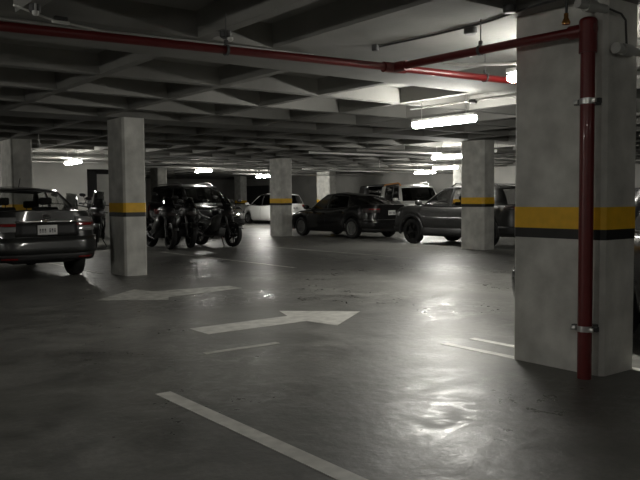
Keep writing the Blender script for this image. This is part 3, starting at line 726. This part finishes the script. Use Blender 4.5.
# ------------------------------------------------------------------ motorcycles
def motorcycle(label, rear, front, style='sport', body='moto_black', lean=7, box=False, screen=0.0, fairing=None, stripe=False):
    rx_, ry_ = rear; fx_, fy_ = front
    hd = math.atan2(fy_ - ry_, fx_ - rx_); wbse = 1.40
    t = empty('motorcycle', ((rx_ + fx_) / 2, (ry_ + fy_) / 2, 0), hd, label, 'motorcycle', 'motorcycles parked in a row')
    t.rotation_euler = (R(-lean), 0, hd); t.rotation_mode = 'XYZ'; t.scale = (1.05, 1.15, 1.05)
    xF, xR = wbse / 2, -wbse / 2; r = .31
    def wheel(nm, x, w):
        o = MB().lathe([(r * .74, -w * .42), (r * .86, -w * .5), (r * .96, -w * .36), (r, 0), (r * .96, w * .36), (r * .86, w * .5), (r * .74, w * .42)], axis='y', n=28, closed=True).build(nm, M['rubber'], t, loc=(x, 0, r))
        b = MB().lathe([(r * .76, -w * .3), (r * .76, w * .3), (r * .66, w * .24), (r * .66, -w * .24)], axis='y', n=28, closed=True)
        b.lathe([(.045, -.07), (.045, .07)], axis='y', n=12)
        for k in range(5):
            b.box((r * .38, 0, 0), (r * .6, .03, .04), T=Matrix.Rotation(2 * pi * k / 5, 4, 'Y'))
        b.build('rim', M['darkalloy'], o)
        d = MB().lathe([(.07, -.004), (.15, -.004), (.15, .004), (.07, .004)], (0, .08, 0), 'y', 24, closed=True); d.build('brake_disc', M['darksteel'], o)
        return o
    wheel('front_wheel', xF, .12); wheel('rear_wheel', xR, .17)
    hx, hz = xF - .36, .98                                    # steering head
    for s in (-1, 1):
        MB().tube([(xF, s * .10, r), (lerp(xF, hx, .5), s * .10, lerp(r, hz, .5)), (hx + .02, s * .09, hz)], [.028, .026, .022], 10).build('fork_leg', M['darksteel'], t)
    a = [pi * (.18 + .64 * k / 8) for k in range(9)]
    MB().grid([[(xF + (r + .035) * cos(q) + .0, y, r + (r + .035) * sin(q) - (.02 if abs(y) > .05 else 0)) for y in (-.075, -.05, 0, .05, .075)] for q in a]).build('front_fender', M[body], t, solid=.008)
    MB().tube([(hx, 0, .92), (.05, .16, .62), (-.15, .17, .45)], .028, 8).tube([(hx, 0, .92), (.05, -.16, .62), (-.15, -.17, .45)], .028, 8).tube([(-.15, .15, .45), (xR, .11, r)], .03, 8).tube([(-.15, -.15, .45), (xR, -.11, r)], .03, 8).tube([(-.1, 0, .7), (-.75, 0, .86)], .03, 8).build('frame', M['darksteel'], t)
    e = MB().box((.02, 0, .42), (.42, .36, .30), bev=.05).lathe([(.11, -.21), (.12, -.17), (.12, .17), (.11, .21)], (-.06, 0, .38), 'y', 18)
    for k in range(6): e.box((.17 + .012 * k, 0, .52 + .032 * k), (.24, .27, .014), T=None)
    e.tube([(.02, .2, .33), (.02, .24, .33)], .09, 16)
    e.build('engine', M['moto_grey'], t)
    # tank, seat, tail as swept ovals
    def sweep(st, n=14, pw=.8):
        rows = []
        for (x, z, w, h) in st:
            rw = []
            for k in range(n):
                q = 2 * pi * k / n; c_, s_ = cos(q), sin(q)
                rw.append((x, w * math.copysign(abs(c_) ** pw, c_), z + h * math.copysign(abs(s_) ** pw, s_)))
            rows.append(rw)
        return MB().grid(rows, closed_u=True, cap=True)
    sweep([(.34, .88, .07, .06), (.28, .92, .13, .10), (.14, .95, .17, .13), (-.02, .93, .165, .12), (-.14, .87, .11, .07), (-.18, .85, .07, .04)]).build('fuel_tank', M[body], t, smooth=60)
    sweep([(-.12, .80, .09, .03), (-.2, .80, .13, .045), (-.4, .81, .15, .05), (-.5, .85, .12, .05), (-.62, .90, .12, .045), (-.78, .93, .08, .03)]).build('seat', M['interior'], t, smooth=60)
    sweep([(-.2, .72, .12, .06), (-.5, .78, .12, .07), (-.75, .86, .09, .06), (-.95, .93, .05, .03)]).build('tail', M[body], t, smooth=60)
    if stripe:
        for s in (-1, 1):
            b = MB()
            for k in range(3): b.grid([[(.24 - .13 * k, s * .183, .86), (.16 - .13 * k, s * .186, .99)], [(.20 - .13 * k, s * .184, .86), (.12 - .13 * k, s * .186, .99)]])
            b.build('red_mark', M['moto_red'], t, solid=.012)['label'] = 'red zigzag mark'
    MB().ell((-.95, 0, .90), (.03, .06, .03)).build('tail_light', M['redlens'], t)
    MB().tube([(-.7, 0, .80), (-.98, 0, .55)], .02, 6).box((-1.0, 0, .55), (.02, .2, .14), bev=.005).build('plate_holder', M['blackplastic'], t)
    MB().tube([(.2, -.13, .36), (.05, -.16, .22), (-.3, -.17, .26), (-.45, -.17, .34), (-.95, -.19, .52)], [.022, .022, .025, .05, .055], 12).build('exhaust', M['darksteel'], t)
    hb = 1.06 if style != 'tall' else 1.14
    MB().tube([(hx - .16, .38, hb - .02), (hx - .08, .28, hb), (hx, .10, hb), (hx, -.10, hb), (hx - .08, -.28, hb), (hx - .16, -.38, hb - .02)], .014, 8).box((hx, 0, hz + .03), (.07, .24, .03), bev=.008).build('handlebar', M['darksteel'], t)
    for s in (-1, 1):
        MB().tube([(hx - .13, s * .37, hb - .01), (hx - .2, s * .42, hb - .02)], .02, 8).build('grip', M['rubber'], t)
        mm = MB().tube([(hx - .06, s * .26, hb), (hx - .02, s * .34, hb + .16)], .007, 6).build('mirror', M['blackplastic'], t)
        MB().ell((hx - .02, s * .37, hb + .20), (.02, .075, .045), pw=.8).build('mirror_head', M['moto_black'], mm)
        MB().tube([(hx + .06, s * .12, .95), (hx + .06, s * .20, .95)], .01, 6).ell((hx + .06, s * .22, .95), (.02, .03, .02)).build('indicator', M['clearlens'], t)
    if style == 'sport' or style == 'tall':
        top = hb + .02
        b = MB(); rows = []
        for (z, xo, w) in ((.62, .44, .10), (.74, .50, .17), (.86, .55, .20), (.98, .52, .18), (1.06, .45, .15)):
            rows.append([(hx - .18 + (xo - .02) * (1 - abs(y) ** 2.2 * .55) - .12, y * w, z) for y in (-1, -.8, -.5, -.2, 0, .2, .5, .8, 1)])
        b.grid(rows); b.build('front_fairing', M[body], t, smooth=60, solid=.012)
        for s in (-1, 1):
            MB().grid([[(.40, s * .17, .80), (.26, s * .21, .82), (.05, s * .20, .76)], [(.38, s * .19, .62), (.22, s * .23, .60), (.02, s * .22, .60)], [(.30, s * .16, .44), (.16, s * .21, .36), (-.06, s * .20, .38)]]).build('side_fairing', M[fairing or body], t, smooth=60, solid=.012)
        MB().ell((hx + .215, 0, .87), (.05, .12, .06), pw=.8).build('headlight', M['darklens'], t)
        sc = .22 + screen
        MB().grid([[(hx + .16 - .32 * v * (1 if style == 'sport' else .55) - .10 * y * y, y * (.16 - .05 * v), 1.04 + sc * v) for y in (-1, -.5, 0, .5, 1)] for v in (0, .3, .6, .85, 1)]).build('windscreen', M['screen'], t, smooth=60, solid=.005)
    else:
        MB().lathe([(.02, -.10), (.07, -.06), (.095, .0), (.095, .03), (.085, .045), (0, .05)], (hx + .10, 0, .96), 'x', 20).build('headlight', M['darklens'], t)
        MB().ell((hx + .02, .0, 1.08), (.05, .08, .04)).build('gauge', M['blackplastic'], t)
    MB().tube([(-.05, .14, .34), (-.1, .33, .03)], .012, 6).build('kickstand', M['darksteel'], t)
    if box:
        bb = MB().box((-.86, 0, 1.14), (.40, .44, .32), bev=.09); bb.build('top_box', M['blackplastic'], t)
        MB().box((-.84, 0, .965), (.34, .2, .03), bev=.008).build('luggage_rack', M['darksteel'], t)
    return t
motorcycle('rightmost motorcycle, with a grey side fairing, nearest the black sedan', (10.21, 19.01), (10.40, 17.62), 'sport', 'moto_black', screen=.10, fairing='moto_fairing')
motorcycle('motorcycle with red marks on its body, just right of the column', (8.80, 19.25), (8.66, 17.85), 'tall', 'moto_black', screen=.05, stripe=True)
motorcycle('motorcycle in the middle of the group, half hidden by the rightmost one', (9.60, 19.45), (9.36, 18.06), 'sport', 'moto_black', screen=.05)
motorcycle('motorcycle with a tall screen and top box, just left of the column', (7.78, 21.0), (7.33, 19.67), 'tall', 'moto_black', box=True, screen=.22)
motorcycle('motorcycle seen over the roof of the silver car, mirrors raised', (6.75, 20.5), (6.45, 19.15), 'tall', 'moto_black', screen=.16)

# ------------------------------------------------------------------ render look
wd = bpy.data.worlds.new('world'); S.world = wd; wd.use_nodes = True
wd.node_tree.nodes['Background'].inputs[0].default_value = (.02, .02, .02, 1); wd.node_tree.nodes['Background'].inputs[1].default_value = 0.1
S.view_settings.view_transform = 'Standard'; S.view_settings.look = 'None'; S.view_settings.gamma = 1; S.view_settings.use_curve_mapping = False
S.view_settings.exposure = -0.12
try:
    S.cycles.use_denoising = True; S.cycles.max_bounces = 10; S.cycles.diffuse_bounces = 5; S.cycles.transparent_max_bounces = 16
    S.cycles.sample_clamp_indirect = 4.0; S.cycles.caustics_reflective = False
except Exception: pass
